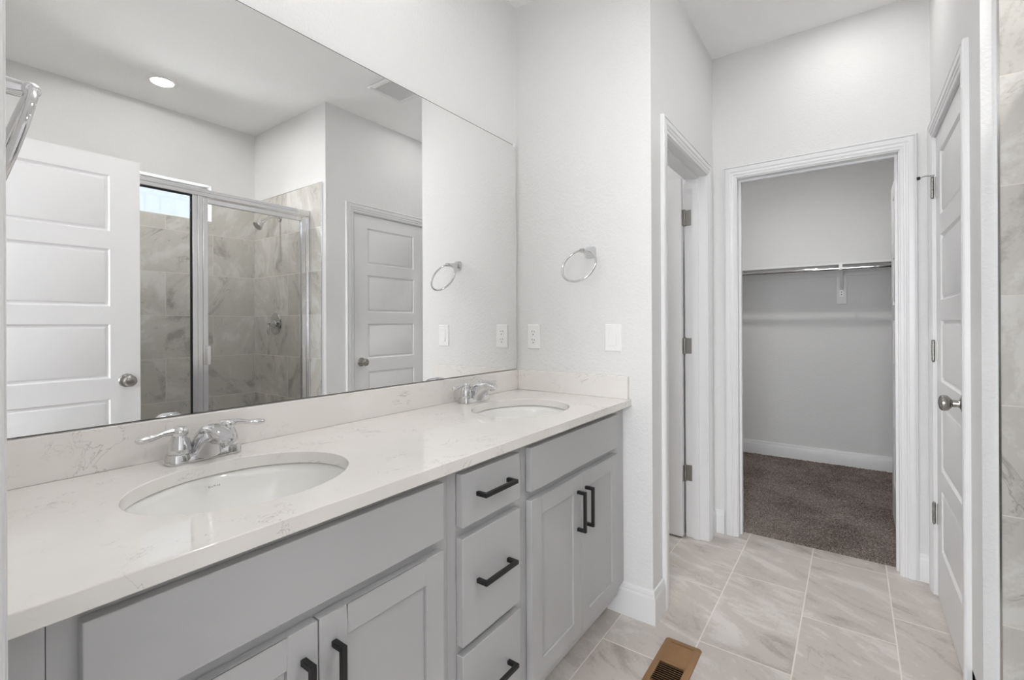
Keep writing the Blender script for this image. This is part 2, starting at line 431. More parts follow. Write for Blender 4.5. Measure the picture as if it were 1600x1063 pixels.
# ------------------------------------------------------------------ door casings and jambs
CAS_PROF = [(0, 0), (0, 0.008), (0.003, 0.010), (0.013, 0.010), (0.016, 0.013), (0.022, 0.0145), (0.025, 0.0115), (0.029, 0.0125), (0.033, 0.0165), (0.051, 0.0175), (0.0520, 0.0115), (0.0560, 0.0115), (0.0575, 0.0175), (0.062, 0.0165), (0.0655, 0.012), (0.0655, 0)]
def frame_map(origin, along, out):
    o, a, n = Vector(origin), Vector(along), Vector(out)
    return lambda s, z, d: o + a * s + Vector((0, 0, z)) + n * d
def casing(mb, fm, s0, s1, h):
    st = [((s0, 0.0), (-1, 0)), ((s0, h), (-1, 1)), ((s1, h), (1, 1)), ((s1, 0.0), (1, 0))]
    mb.loft([[fm(p[0] + q[0] * w, p[1] + q[1] * w, d) for w, d in CAS_PROF] for p, q in st])
def jamb(mb, fm, s0, s1, h, depth, stop_at, stop_w=0.035):
    """boards lining the opening (clear width s0..s1, height h) from face d=0 to d=-depth, with a stop moulding"""
    def bb(sa, sb, za, zb, da, db):
        c = [fm(s, z, d) for s in (sa, sb) for d in (da, db) for z in (za, zb)]
        v = [mb.bm.verts.new(p) for p in c]
        for f in ((0, 1, 3, 2), (4, 6, 7, 5), (0, 4, 5, 1), (2, 3, 7, 6), (0, 2, 6, 4), (1, 5, 7, 3)): mb.bm.faces.new([v[i] for i in f])
    bb(s0 - 0.016, s0, 0, h + 0.016, 0.001, -depth - 0.001); bb(s1, s1 + 0.016, 0, h + 0.016, 0.001, -depth - 0.001); bb(s0, s1, h, h + 0.016, 0.001, -depth - 0.001)
    a, b = stop_at, stop_at - stop_w
    bb(s0, s0 + 0.011, 0, h, a, b); bb(s1 - 0.011, s1, 0, h, a, b); bb(s0 + 0.011, s1 - 0.011, h - 0.011, h, a, b)

def door_trim(name, label, fm, s0, s1, stop_at, h=2.045, back=False):
    mb = MB(); casing(mb, fm, s0 - 0.005, s1 + 0.005, h + 0.005)
    jamb(mb, fm, s0, s1, h, T, stop_at)
    if back:
        fb = lambda s, z, d: fm(s, z, -T - d)
        casing(mb, fb, s0 - 0.005, s1 + 0.005, h + 0.005)
    return structure(mb.build(name, M_TRIM, smooth=True, angle=22), label)

fm_far = frame_map((D, 0, 0), (0, 1, 0), (-1, 0, 0))
fm_jog = frame_map((0, YJ, 0), (1, 0, 0), (0, -1, 0))
fm_lin = frame_map((0, A, 0), (1, 0, 0), (0, 1, 0))
fm_ent = frame_map((W0, 0, 0), (0, 1, 0), (1, 0, 0))
door_trim('trim_1', 'white casing and jamb of the closet doorway', fm_far, -0.182, 0.529, -0.045)
door_trim('trim_2', 'white casing and jamb of the partly open door beside the counter end', fm_jog, 2.068, 2.764, -0.040)
door_trim('trim_3', 'white casing and jamb of the closed door next to the shower', fm_lin, 2.105, 2.808, -0.042)
door_trim('trim_4', 'white casing and jamb of the entry doorway beside the vanity', fm_ent, -0.258, 0.506, -0.040)

# ------------------------------------------------------------------ panelled doors
def panel_slab(mb, W, H, th, panels, px0, px1):
    """five-panel slab in local x (0..W), z (0..H), y (0..th); panels = list of (z0, z1)"""
    ring = [(0.0, 0.0), (0.003, 0.004), (0.0065, 0.0085), (0.011, 0.0095), (0.0145, 0.0085), (0.019, 0.0045), (0.024, 0.0030)]
    xs = [0, px0, px1, W]; zs = [0]
    for a, b in panels: zs += [a, b]
    zs.append(H)
    for yf, sg in ((0.0, 1), (th, -1)):
        for i in range(3):
            for j in range(len(zs) - 1):
                q = (xs[i], xs[i + 1], zs[j], zs[j + 1])
                if i == 1 and j % 2 == 1:
                    rr = [[(q[0] + t, yf + sg * d, q[2] + t), (q[1] - t, yf + sg * d, q[2] + t), (q[1] - t, yf + sg * d, q[3] - t), (q[0] + t, yf + sg * d, q[3] - t)] for t, d in ring]
                    mb.loft(rr, cap=False); mb.face(rr[-1])
                else:
                    mb.face([(q[0], yf, q[2]), (q[1], yf, q[2]), (q[1], yf, q[3]), (q[0], yf, q[3])])
    for a, b in zip(zs, zs[1:]):
        mb.face([(0, 0, a), (0, th, a), (0, th, b), (0, 0, b)]); mb.face([(W, 0, a), (W, th, a), (W, th, b), (W, 0, b)])
    for a, b in zip(xs, xs[1:]):
        mb.face([(a, 0, 0), (b, 0, 0), (b, th, 0), (a, th, 0)]); mb.face([(a, 0, H), (b, 0, H), (b, th, H), (a, th, H)])
PANELS = [(0.225, 0.490), (0.575, 0.855), (0.955, 1.218), (1.303, 1.582), (1.666, 1.938)]
KNOB = [(0.0, 0.0), (0.033, 0.0), (0.033, 0.003), (0.030, 0.007), (0.020, 0.010), (0.013, 0.013), (0.0115, 0.018), (0.0125, 0.028), (0.011, 0.033)]
KNOB2 = [(0.011, 0.030), (0.017, 0.034), (0.0255, 0.042), (0.028, 0.050), (0.0265, 0.058), (0.020, 0.0635), (0.009, 0.0665), (0.0, 0.067)]

def add_knob(parent, o, sgn):
    """knob on a slab face at local o, pointing along local y * sgn"""
    k = MB().lathe([(r, h * sgn) for r, h in KNOB], o, 'y', 28).build('rosette', M_NICKEL, parent, smooth=True)
    MB().lathe([(r, h * sgn) for r, h in KNOB2], o, 'y', 28).build('knob', M_NICKEL, k, smooth=True)
    tag(k, 'dark satin nickel door knob'); return k
def add_hinge(parent, o, leafs, name='hinge', pin_axis_r=0.0062):
    """butt hinge: barrel at o (centre), leafs = list of (dx0, dx1, dy0, dy1) plates relative to o"""
    mb = MB(); x, y, z = o
    for q in leafs: mb.box(x + q[0], x + q[1], y + q[2], y + q[3], z - 0.0445, z + 0.0445)
    for k in range(5):
        a = z - 0.0445 + k * 0.0178
        mb.lathe([(pin_axis_r, a + 0.0005), (pin_axis_r, a + 0.0172)], (x, y, 0), 'z', 14)
    mb.lathe([(0.004, z - 0.049), (0.0052, z - 0.046), (0.004, z - 0.0445)], (x, y, 0), 'z', 12)
    mb.lathe([(0.004, z + 0.0445), (0.0058, z + 0.046), (0.005, z + 0.050)], (x, y, 0), 'z', 12)
    h = mb.build(name, M_HINGE, parent, smooth=True); tag(h, 'satin nickel hinge'); return h

HZ = (1.822, 1.092, 0.366)
# door_1: closed linen door in the right wall, seen at a graze and in the mirror
d1 = thing('door_1', 'closed white five-panel door between the shower and the closet doorway', None, kind='structure')
mb = MB(); panel_slab(mb, 0.697, 2.030, 0.035, PANELS, 0.118, 0.579)
mb.xf(Matrix.Translation((2.808, A - 0.005, 0.012)) @ Matrix.Rotation(PI, 4, 'Z')); mb.build('slab', M_DOOR, d1, smooth=True, angle=20)
add_knob(d1, (2.170, A - 0.005, 0.944), 1)
for z in HZ: add_hinge(d1, (2.8095, A + 0.007, z), [(-0.016, 0.0, -0.012, -0.0095), (-0.0012, 0.012, -0.008, -0.0055)])
MB().box(2.110, 2.800, A - 0.042, A - 0.005, 0.004, 0.010).build('sweep', M_DOOR, d1)

# door_2: water-closet door, open ninety degrees into the little room
d2 = thing('door_2', 'white panelled door swung open into the little room beside the counter end', None, kind='structure')
mb = MB(); panel_slab(mb, 0.690, 2.030, 0.035, PANELS, 0.118, 0.572)
mb.xf(Matrix.Translation((2.752, YJ + T + 0.008, 0.012)) @ Matrix.Rotation(PI / 2, 4, 'Z')); mb.build('slab', M_DOOR, d2, smooth=True, angle=20)
for z in HZ: add_hinge(d2, (2.757, YJ + T + 0.002, z), [(0.0035, 0.0075, -0.036, 0.0), (-0.03, 0.0, 0.0025, 0.0055)])
add_knob(d2, (2.716, YJ + T + 0.628, 0.944), 1).children[0].name
for ch in list(d2.children):
    if ch.name.startswith('rosette'):
        # turn the knob to the leaf's own normal
        for me_o in [ch] + list(ch.children):
            me_o.data.transform(Matrix.Translation((2.717, YJ + T + 0.628, 0.944)) @ Matrix.Rotation(PI / 2, 4, 'Z') @ Matrix.Translation((-2.716, -(YJ + T + 0.628), -0.944)))

# door_3: entry door, open along the room, seen only in the mirror
d3 = thing('door_3', 'white five-panel entry door standing open in front of the shower in the mirror', None, kind='structure')
mb = MB(); panel_slab(mb, 0.755, 2.030, 0.035, PANELS, 0.118, 0.637)
mb.xf(Matrix.Translation((0.062, -0.287, 0.012))); mb.build('slab', M_DOOR, d3, smooth=True, angle=20)
add_knob(d3, (0.762, -0.252, 0.952), 1); add_knob(d3, (0.762, -0.287, 0.952), -1)
for z in HZ: add_hinge(d3, (0.0585, -0.245, z), [(-0.003, 0.001, -0.04, 0.0)])

# hinge leaves left on the closet jamb (its door swings into the closet, out of sight)
d4 = thing('door_4', 'white closet door swung open out of sight behind the closet wall', None, kind='structure')
mb = MB(); panel_slab(mb, 0.705, 2.030, 0.035, PANELS, 0.118, 0.587)
mb.xf(Matrix.Translation((D + T + 0.02, -0.235, 0.02))); mb.build('slab', M_DOOR, d4, smooth=True, angle=20)
for z in HZ:
    h = MB().box(D + 0.082, D + 0.1135, -0.1820, -0.1790, z - 0.0445, z + 0.0445).lathe([(0.0062, z - 0.0445), (0.0062, z + 0.0445)], (D + T + 0.007, -0.186, 0), 'z', 14).build('hinge', M_HINGE, d4, bevel=0.004)
    tag(h, 'dark nickel hinge leaf')

# hinge-pin door stop on the top hinge of the closed door
t = thing('door_stop', 'chrome hinge-pin door stop on the top hinge of the closed door', 'door stop', (2.8095, A + 0.007, 1.875))
MB().lathe([(0.0, 0), (0.009, 0), (0.009, 0.004), (0.0, 0.004)], (0, 0, 0), 'z', 14).build('collar', M_CHROME, t, smooth=True)
MB().tube([(0, 0.005, 0.002), (-0.008, 0.025, 0.003), (-0.012, 0.045, -0.004)], 0.003, 10).build('rod', M_CHROME, t, smooth=True)
MB().tube([(-0.012, 0.043, -0.004), (-0.013, 0.053, -0.006)], 0.0075, 12).build('rubber_tip', M_BLACK, t, smooth=True)

# ------------------------------------------------------------------ vanity
YF, YD = 0.786, 0.764       # face frame plane, door face plane
ZB = 0.877                  # underside of the counter
def shaker(mb, x0, x1, z0, z1, fr=0.056):
    """frame of stiles and rails with an inset flat panel and a small step"""
    y0, y1 = YD, YF - 0.001
    mb.box(x0, x0 + fr, y0, y1, z0, z1); mb.box(x1 - fr, x1, y0, y1, z0, z1)
    mb.box(x0 + fr, x1 - fr, y0, y1, z0, z0 + fr); mb.box(x0 + fr, x1 - fr, y0, y1, z1 - fr, z1)
    mb.box(x0 + fr, x1 - fr, y0 + 0.007, y1, z0 + fr, z1 - fr)
def bar_pull(parent, c, L, vertical):
    """square black bar pull with return legs, centred at c on the door face"""
    x, z = c; h = L / 2; y0 = YD - 0.034; y1 = YD - 0.0005; w = 0.0055
    mb = MB()
    if vertical:
        mb.box(x - w, x + w, y0, y0 + 0.010, z - h, z + h)
        for s in (-1, 1): mb.box(x - w, x + w, y0 + 0.009, y1, z + s * h - (0.011 if s > 0 else 0), z + s * h + (0.011 if s < 0 else 0))
    else:
        mb.box(x - h, x + h, y0, y0 + 0.010, z - w, z + w)
        for s in (-1, 1): mb.box(x + s * h - (0.011 if s > 0 else 0), x + s * h + (0.011 if s < 0 else 0), y0 + 0.009, y1, z - w, z + w)
    return tag(mb.build('handle', M_BLACK, parent, bevel=0.0012), 'black square bar handle')

def carcass(parent, x0, x1, stiles):
    mb = MB()
    mb.box(x0, x0 + 0.016, YF + 0.019, M - 0.001, 0.105, ZB - 0.001); mb.box(x1 - 0.016, x1, YF + 0.019, M - 0.001, 0.105, ZB - 0.001)
    mb.box(x0 + 0.016, x1 - 0.016, YF + 0.019, M - 0.001, 0.105, 0.12); mb.box(x0 + 0.016, x1 - 0.016, M - 0.012, M - 0.001, 0.12, ZB - 0.12)
    mb.build('carcass', M_CAB, parent)
    mb = MB(); a, b = stiles
    mb.box(x0, a + 0.012, YF, YF + 0.019, 0.105, ZB - 0.001); mb.box(b - 0.012, x1, YF, YF + 0.019, 0.105, ZB - 0.001)
    return mb
def sink_cabinet(label, x0, x1, a, b, fill):
    r = thing('sink_cabinet', label, 'cabinet', (0, 0, 0), group='vanity cabinets')
    mid = (a + b) / 2
    mb = carcass(r, x0, x1, (a, b))
    for z0, z1 in ((0.845, ZB - 0.001), (0.690, 0.735), (0.105, 0.165)): mb.box(a + 0.012, b - 0.012, YF, YF + 0.019, z0, z1)
    mb.build('face_frame', M_CAB, r)
    MB().box(a, b, YD, YF - 0.001, 0.726, 0.856).build('false_front', M_CAB, r, bevel=0.0015)
    for k, (p, q) in enumerate(((a, mid - 0.0015), (mid + 0.0015, b))):
        mb = MB(); shaker(mb, p, q, 0.150, 0.700); d = mb.build('door', M_CAB, r, bevel=0.0012)
        bar_pull(d, ((q - 0.028) if k == 0 else (p + 0.028), 0.581), 0.138, True)
    MB().box(x0, x1, YF + 0.075, YF + 0.09, 0.0, 0.104).build('toe_kick', M_CAB, r)
    MB().box(fill[0], fill[1], YF, YF + 0.019, 0.135 if fill[0] > 1 else 0.105, ZB - 0.001).build('filler_strip', M_CAB, r)
    return r
sink_cabinet('light grey shaker sink cabinet under the basin nearer the entry', 0.1275, 0.815, 0.156, 0.783, (0.052, 0.1265))
sink_cabinet('light grey shaker sink cabinet under the basin in the corner', 1.1205, 1.812, 1.148, 1.775, (1.813, 1.878))

r = thing('drawer_cabinet', 'light grey three-drawer cabinet between the two sink cabinets', 'cabinet', (0, 0, 0), group='vanity cabinets')
mb = carcass(r, 0.8155, 1.120, (0.847, 1.090))
for z0, z1 in ((0.845, ZB - 0.001), (0.690, 0.735), (0.41, 0.445), (0.105, 0.165)): mb.box(0.859, 1.078, YF, YF + 0.019, z0, z1)
mb.build('face_frame', M_CAB, r)
for z0, z1, hz in ((0.726, 0.856, 0.797), (0.437, 0.700, 0.579), (0.150, 0.415, 0.300)):
    d = MB().box(0.847, 1.090, YD, YF - 0.001, z0, z1).build('drawer', M_CAB, r, bevel=0.0015)
    bar_pull(d, (0.966, hz), 0.138, False)
MB().box(0.8155, 1.120, YF + 0.075, YF + 0.09, 0.0, 0.104).build('toe_kick', M_CAB, r)

# counter with two oval cut-outs, back splash and side splash
SINKS = [(0.468, 1.018), (1.462, 1.018)]; SA, SB = 0.208, 0.172
ct = thing('countertop', 'white quartz countertop with grey veins and two oval cut-outs', 'countertop', (0, 0, 0))
def counter():
    mb = MB(); y0, y1 = 0.7476, M - 0.0005
    for (cx, cyy), (x0, x1) in zip(SINKS, ((W0 + 0.001, 0.965), (0.965, E - 0.0005))):
        corners = [math.atan2(yy - cyy, xx - cx) % (2 * PI) for xx in (x0, x1) for yy in (y0, y1)]
        seam = [math.atan2(y0 + (y1 - y0) * k / 18 - cyy, 0.965 - cx) % (2 * PI) for k in range(1, 18)]
        rest = [2 * PI * (k + 0.37) / 72 for k in range(72)]
        on_seam = lambda a: abs(rect(a)[0] - 0.965) < 1e-6
        def rect(a):
            dx, dy = math.cos(a), math.sin(a); ts = []
            if dx > 1e-9: ts.append((x1 - cx) / dx)
            if dx < -1e-9: ts.append((x0 - cx) / dx)
            if dy > 1e-9: ts.append((y1 - cyy) / dy)
            if dy < -1e-9: ts.append((y0 - cyy) / dy)
            tt = min(ts); return (cx + dx * tt, cyy + dy * tt)
        angs = sorted(corners + seam + [a for a in rest if not on_seam(a)])
        def ell(a):
            # point of the ellipse seen under the angle a
            rr = 1 / math.sqrt((math.cos(a) / SA) ** 2 + (math.sin(a) / SB) ** 2)
            return (cx + rr * math.cos(a), cyy + rr * math.sin(a))
        R = [rect(a) for a in angs]; L = [ell(a) for a in angs]; n = len(angs)
        for z in (ZB, CT):
            for i in range(n):
                j = (i + 1) % n
                mb.face([(*L[i], z), (*L[j], z), (*R[j], z), (*R[i], z)])
        for i in range(n):
            j = (i + 1) % n
            mb.face([(*L[i], ZB), (*L[j], ZB), (*L[j], CT), (*L[i], CT)])
            mx = (R[i][0] + R[j][0]) / 2
            if abs(mx - 0.965) > 1e-6: mb.face([(*R[i], ZB), (*R[j], ZB), (*R[j], CT), (*R[i], CT)])
    return mb.build('slab', M_QUARTZ, ct, bevel=0.0025, seg=2)
counter()
MB().box(W0 + 0.001, E - 0.0005, M - 0.020, M - 0.0005, CT, CT + 0.095).build('backsplash', M_QUARTZ, ct, bevel=0.002)
MB().box(E - 0.020, E - 0.0005, 0.757, M - 0.0205, CT, CT + 0.095).build('side_splash', M_QUARTZ, ct, bevel=0.002)

# undermount oval basins
PRINT = (92.2, 0.8515)     # where on the bowl: angle in degrees, height
def basin(label, c):
    r = thing('sink', label, 'sink', (c[0], c[1], 0.70), group='vanity basins')
    mb = MB(); rings = []
    prof = [(1.10, ZB - 0.0012), (1.035, ZB - 0.0012), (1.0, ZB - 0.006), (0.985, ZB - 0.02), (0.95, ZB - 0.055), (0.88, ZB - 0.09), (0.74, ZB - 0.12), (0.50, ZB - 0.138), (0.25, ZB - 0.146), (0.115, ZB - 0.149)]
    inner = [(1.0 if k else 1.0, k, z) for k, z in prof]
    N = 56
    for k, z in prof: rings.append([(math.cos(2 * PI * i / N) * (SA + 0.004) * k, math.sin(2 * PI * i / N) * (SB + 0.004) * k, z - 0.70) for i in range(N)])
    outer = [(0.115, ZB - 0.160), (0.52, ZB - 0.150), (0.78, ZB - 0.130), (0.93, ZB - 0.098), (1.0, ZB - 0.058), (1.04, ZB - 0.02), (1.10, ZB - 0.013)]
    for k, z in outer: rings.append([(math.cos(2 * PI * i / N) * (SA + 0.004) * k, math.sin(2 * PI * i / N) * (SB + 0.004) * k, z - 0.70) for i in range(N)])
    rings.append(rings[0]); mb.loft(rings, cap=False)
    bs = mb.build('basin', M_PORC, r, smooth=True, angle=50)
    # small faded grey maker's print on the back of the bowl (too small to read)
    def on_bowl(phi, z):
        for (k0, z0), (k1, z1) in zip(prof[2:], prof[3:]):
            if z0 >= z >= z1: k = k0 + (k1 - k0) * (z0 - z) / (z0 - z1); break
        return Vector((math.cos(phi) * (SA + 0.004) * (k - 0.003), math.sin(phi) * (SB + 0.004) * (k - 0.003), z - 0.70))
    if c is SINKS[0]:
        mb = MB(); ph = math.radians(PRINT[0]); zc = PRINT[1]
        for j, (w_, h0, h1) in enumerate(((0.9, 0, 1), (0.5, 0, 1), (0.8, 0, 0.55), (0.9, 0.3, 1), (0.5, 0, 1), (0.8, 0.1, 0.8), (0.7, 0, 1))):
            a0 = ph - 0.0175 * j; a1 = a0 - 0.0135 * w_; zl, zh = zc - 0.0022 + 0.0044 * h0, zc - 0.0022 + 0.0044 * h1
            mb.face([on_bowl(a0, zl), on_bowl(a1, zl), on_bowl(a1, zh), on_bowl(a0, zh)])
        mb.build('faded_print', M_LOGO, bs)
    MB().lathe([(0.0, 0.0265), (0.016, 0.0265), (0.021, 0.0285), (0.0225, 0.0310), (0.0245, 0.0310), (0.0245, 0.012), (0.0, 0.012)], (0, 0, 0), 'z', 28).build('drain', M_CHROME, r, smooth=True)
    return r
b1 = basin('white oval undermount basin in the counter nearer the entry', SINKS[0])
b2 = basin('white oval undermount basin in the counter corner', SINKS[1])

# two-handle centerset faucets
def faucet(label, c):
    r = thing('faucet', label, 'faucet', (c[0], c[1], CT + 0.0005), group='vanity faucets')
    # base plate: two plinths joined by a bridge
    def stad(hx, hy, n=10, p=3.2):
        pts = []
        for k in range(4 * n):
            a = 2 * PI * k / (4 * n); ca, sa = math.cos(a), math.sin(a)
            pts.append((hx * math.copysign(abs(ca) ** (2 / p), ca), hy * math.copysign(abs(sa) ** (2 / p), sa)))
        return pts
    mb = MB()
    mb.loft([[(x, y, z) for x, y in stad(hx, hy)] for hx, hy, z in ((0.079, 0.0285, 0.0), (0.079, 0.0285, 0.006), (0.0765, 0.026, 0.0155), (0.073, 0.0225, 0.018))])
    for s in (-1, 1):
        mb.loft([[(s * 0.0508 + x, y, z) for x, y in stad(hx, hx)] for hx, z in ((0.0275, 0.002), (0.0265, 0.016), (0.0245, 0.0215), (0.022, 0.0225))])
    mb.build('base_plate', M_CHROME, r, smooth=True, angle=40)
    # spout: broad solid wedge rising from the base and leaning out over the basin
    st = [(-0.0275, 0.002, 0.024, 0.002, 0.0330), (-0.0300, 0.010, 0.021, 0.022, 0.0315), (-0.0370, 0.023, 0.013, 0.046, 0.0285), (-0.0490, 0.035, -0.002, 0.066, 0.0255),
          (-0.0640, 0.045, -0.022, 0.080, 0.0230), (-0.0800, 0.052, -0.048, 0.0865, 0.0212), (-0.0970, 0.0560, -0.076, 0.0845, 0.0200), (-0.1100, 0.0575, -0.100, 0.0775, 0.0185), (-0.1160, 0.0590, -0.1125, 0.0715, 0.0160)]
    rings = []
    for yl, zl, yu, zu, hw in st:
        c = Vector((0, (yl + yu) / 2, (zl + zu) / 2)); v = Vector((0, (yu - yl) / 2, (zu - zl) / 2)); hv = v.length; v.normalize()
        rings.append([c + Vector((x, 0, 0)) + v * q for x, q in stad(hw, hv, 7, 3.4)])
    sp = MB().loft(rings).build('spout', M_CHROME, r, smooth=True, angle=48)
    MB().lathe([(0.0, 0.0510), (0.0100, 0.0510), (0.0110, 0.053), (0.0110, 0.066)], (0, -0.098, 0.0), 'z', 18).build('aerator', M_CHROME, sp, smooth=True)
    MB().lathe([(0.0, 0.03), (0.0028, 0.03), (0.0028, 0.050), (0.006, 0.053), (0.0065, 0.058), (0.004, 0.061), (0.0, 0.0615)], (0, 0.024, 0), 'z', 14).build('lift_rod', M_CHROME, r, smooth=True)
    for s in (-1, 1):
        ox = s * 0.0508
        mb = MB().lathe([(0.0, 0.0225), (0.0235, 0.0225), (0.0240, 0.026), (0.0238, 0.034), (0.0222, 0.045), (0.0190, 0.055), (0.0158, 0.061), (0.0152, 0.0635), (0.0172, 0.0660), (0.0174, 0.0730), (0.0158, 0.0785), (0.0115, 0.0815), (0.0, 0.0822)], (ox, 0, 0), 'z', 28)
        # wave-shaped lever
        path = [(0.004, 0, 0.0715), (0.018, -0.001, 0.0735), (0.032, -0.002, 0.0725), (0.046, -0.004, 0.0690), (0.060, -0.006, 0.0665), (0.072, -0.008, 0.0660), (0.081, -0.009, 0.0665), (0.0855, -0.0095, 0.0668)]
        rad = [(0.0110, 0.0100), (0.0095, 0.0082), (0.0085, 0.0066), (0.0090, 0.0062), (0.0108, 0.0070), (0.0115, 0.0076), (0.0095, 0.0066), (0.0040, 0.0030)]
        rg = []
        for (x, y, z), (ry, rz) in zip(path, rad):
            rg.append([(ox + s * x, y + ry * math.cos(2 * PI * k / 14), z + rz * math.sin(2 * PI * k / 14)) for k in range(14)])
        mb.loft(rg)
        mb.build('handle', M_CHROME, r, smooth=True, angle=40)
    return r
faucet('chrome two-handle faucet behind the basin nearer the entry', (0.476, 1.252))
faucet('chrome two-handle faucet behind the corner basin', (1.462, 1.252))

# ------------------------------------------------------------------ mirror
mr = thing('mirror', 'large frameless wall mirror above the double vanity', 'mirror', (0, M, 1.0025))
MB().box(W0 + 0.004, E - 0.012, -0.0055, -0.0008, 0.0, 2.0905 - 1.0025).build('backing', M_MEDGE, mr)
_m = MB(); _m.box(W0 + 0.0055, E - 0.0135, -0.0065, -0.0056, 0.0012, 1.0850); _m.build('mirror_glass', M_MIRROR, mr)
MB().box(E - 0.034, E - 0.020, -0.010, -0.001, 1.0755, 1.0955).build('clip', M_PLASTIC, mr, bevel=0.002)

# ------------------------------------------------------------------ wall plates and towel rings on the end wall
def wall_plate(mb, hw, hh, th=0.006):
    mb.loft([[(-d, y * a, z * b) for y, z in ((-1, -1), (1, -1), (1, 1), (-1, 1))] for d, a, b in ((0.0, hw, hh), (0.003, hw, hh), (th, hw - 0.004, hh - 0.004))])
t = thing('outlet', 'white duplex outlet on the wall beside the mirror', 'outlet', (E, 1.232, 1.160))
mb = MB(); wall_plate(mb, 0.0355, 0.0585); mb.build('cover_plate', M_PLASTIC, t, bevel=0.001)
for z in (0.0195, -0.0195):
    rc = MB().lathe([(0.0, -0.0055), (0.0165, -0.0055), (0.0172, -0.0075), (0.0165, -0.0085), (0.0, -0.0085)], (0, 0, z), 'x', 28).build('receptacle', M_PLASTIC, t, smooth=True)
    for y, hh in ((0.0063, 0.0045), (-0.0063, 0.0036)): MB().box(-0.0089, -0.0083, y - 0.0012, y + 0.0012, z + 0.002, z + 0.002 + 2 * hh - 0.001).build('slot', M_DARK, rc)
    MB().lathe([(0.0, -0.0089), (0.0026, -0.0089), (0.0026, -0.0083), (0, -0.0083)], (0, 0, z - 0.0085), 'x', 14).build('slot', M_DARK, rc)
MB().lathe([(0.0, -0.0055), (0.003, -0.0055), (0.0028, -0.0068), (0, -0.0070)], (0, 0, 0), 'x', 14).build('screw', M_PLASTIC, t, smooth=True)
t = thing('light_switch', 'white rocker light switch on the wall above the side splash', 'light switch', (E, 0.828, 1.160))
mb = MB(); wall_plate(mb, 0.0375, 0.0585); mb.build('cover_plate', M_PLASTIC, t, bevel=0.001)
mb = MB(); mb.box(-0.0068, -0.004, -0.0168, 0.0168, -0.0335, 0.0335); mb.build('switch_frame', M_SHADE_GREY, t)
mb = MB(); mb.prism([(-0.004, -0.0325), (-0.0115, -0.0325), (-0.0078, 0.0), (-0.0072, 0.0325), (-0.004, 0.0325)], 'y', -0.0155, 0.0155); mb.build('rocker', M_PLASTIC, t, bevel=0.0008)
for z in (0.0485, -0.0485): MB().lathe([(0.0, -0.0055), (0.003, -0.0055), (0.0028, -0.0068), (0, -0.0070)], (0, 0, z), 'x', 14).build('screw', M_PLASTIC, t, smooth=True)

def towel_ring(label, loc, rz, tilt, twist=0.0):
    """local +x points into the room; ring hangs from the post tip"""
    r = thing('towel_ring', label, 'towel ring', loc, rz, group='chrome towel rings')
    mb = MB()
    def rsq(h, x, p=4): 
        return [(x, h * math.copysign(abs(math.cos(a)) ** (2 / p), math.cos(a)), h * math.copysign(abs(math.sin(a)) ** (2 / p), math.sin(a))) for a in [2 * PI * k / 32 for k in range(32)]]
    mb.loft([rsq(h, x) for h, x in ((0.0265, 0.0), (0.0265, 0.004), (0.022, 0.012), (0.015, 0.026), (0.0105, 0.048), (0.009, 0.070))])
    mb.build('mount', M_CHROME, r, smooth=True, angle=40)
    MB().tube([(0.078, -0.013, 0.0), (0.078, -0.010, 0.0), (0.078, 0.010, 0.0), (0.078, 0.013, 0.0)], [0.006, 0.0095, 0.0095, 0.006], 16).build('post_tip', M_CHROME, r, smooth=True)
    R = 0.077; N = 64; path = []
    for k in range(N):
        a = 2 * PI * k / N; s = R * (1 - math.cos(a)); y = R * math.sin(a)
        x = s * math.sin(tilt); path.append((0.078 + x + y * math.sin(twist), y * math.cos(twist), -s * math.cos(tilt)))
    MB().tube(path, 0.0050, 12, True).build('ring', M_CHROME, r, smooth=True)
    return r
towel_ring('chrome towel ring on the wall above the side splash', (E, 0.932, 1.534), PI, math.radians(27))
towel_ring('chrome towel ring on the entry wall beside the mirror edge', (W0, 0.868, 1.527), 0.0, math.radians(-14))

# ------------------------------------------------------------------ floor register
t = thing('floor_register', 'brown metal floor register set in the tile near the cabinets', 'floor vent', (1.688, 0.523, 0.0))
mb = MB()
hx, hy, ox, oy = 0.142, 0.067, 0.115, 0.043
def rr4(ax, ay, z, c): return [(ax - c, ay, z), (-ax + c, ay, z), (-ax, ay - c, z), (-ax, -ay + c, z), (-ax + c, -ay, z), (ax - c, -ay, z), (ax, -ay + c, z), (ax, ay - c, z)]
mb.loft([rr4(hx, hy, 0.0, 0.008), rr4(hx - 0.002, hy - 0.002, 0.0035, 0.008), rr4(hx - 0.016, hy - 0.016, 0.0065, 0.006), rr4(ox, oy, 0.0065, 0.003), rr4(ox, oy, 0.001, 0.003)], cap=False)
mb.box(-0.006, 0.006, -oy, oy, 0.002, 0.0065)
mb.build('frame', M_BRONZE, t, smooth=True, angle=30)
MB().box(-ox - 0.002, ox + 0.002, -oy - 0.002, oy + 0.002, 0.0003, 0.0009).build('damper', M_DARK, t)
for half in (-1, 1):
    mb = MB()
    for k in range(10):
        # the far bank leans towards the entry (slats nearly closed from there), the near bank leans away (open dark gaps)
        xx = half * (0.0135 + k * 0.0104)
        lo, hi = (xx - 0.0034, xx + 0.0034) if half > 0 else (xx + 0.0034, xx - 0.0022)
        w = 0.0017 if half > 0 else 0.0009
        mb.loft([[(lo - w, y, 0.0012), (lo + w, y, 0.0012), (hi + w, y, 0.0064), (hi - w, y, 0.0064)] for y in (-oy, oy)])
    mb.build('louver_bank', M_BRONZE, t)

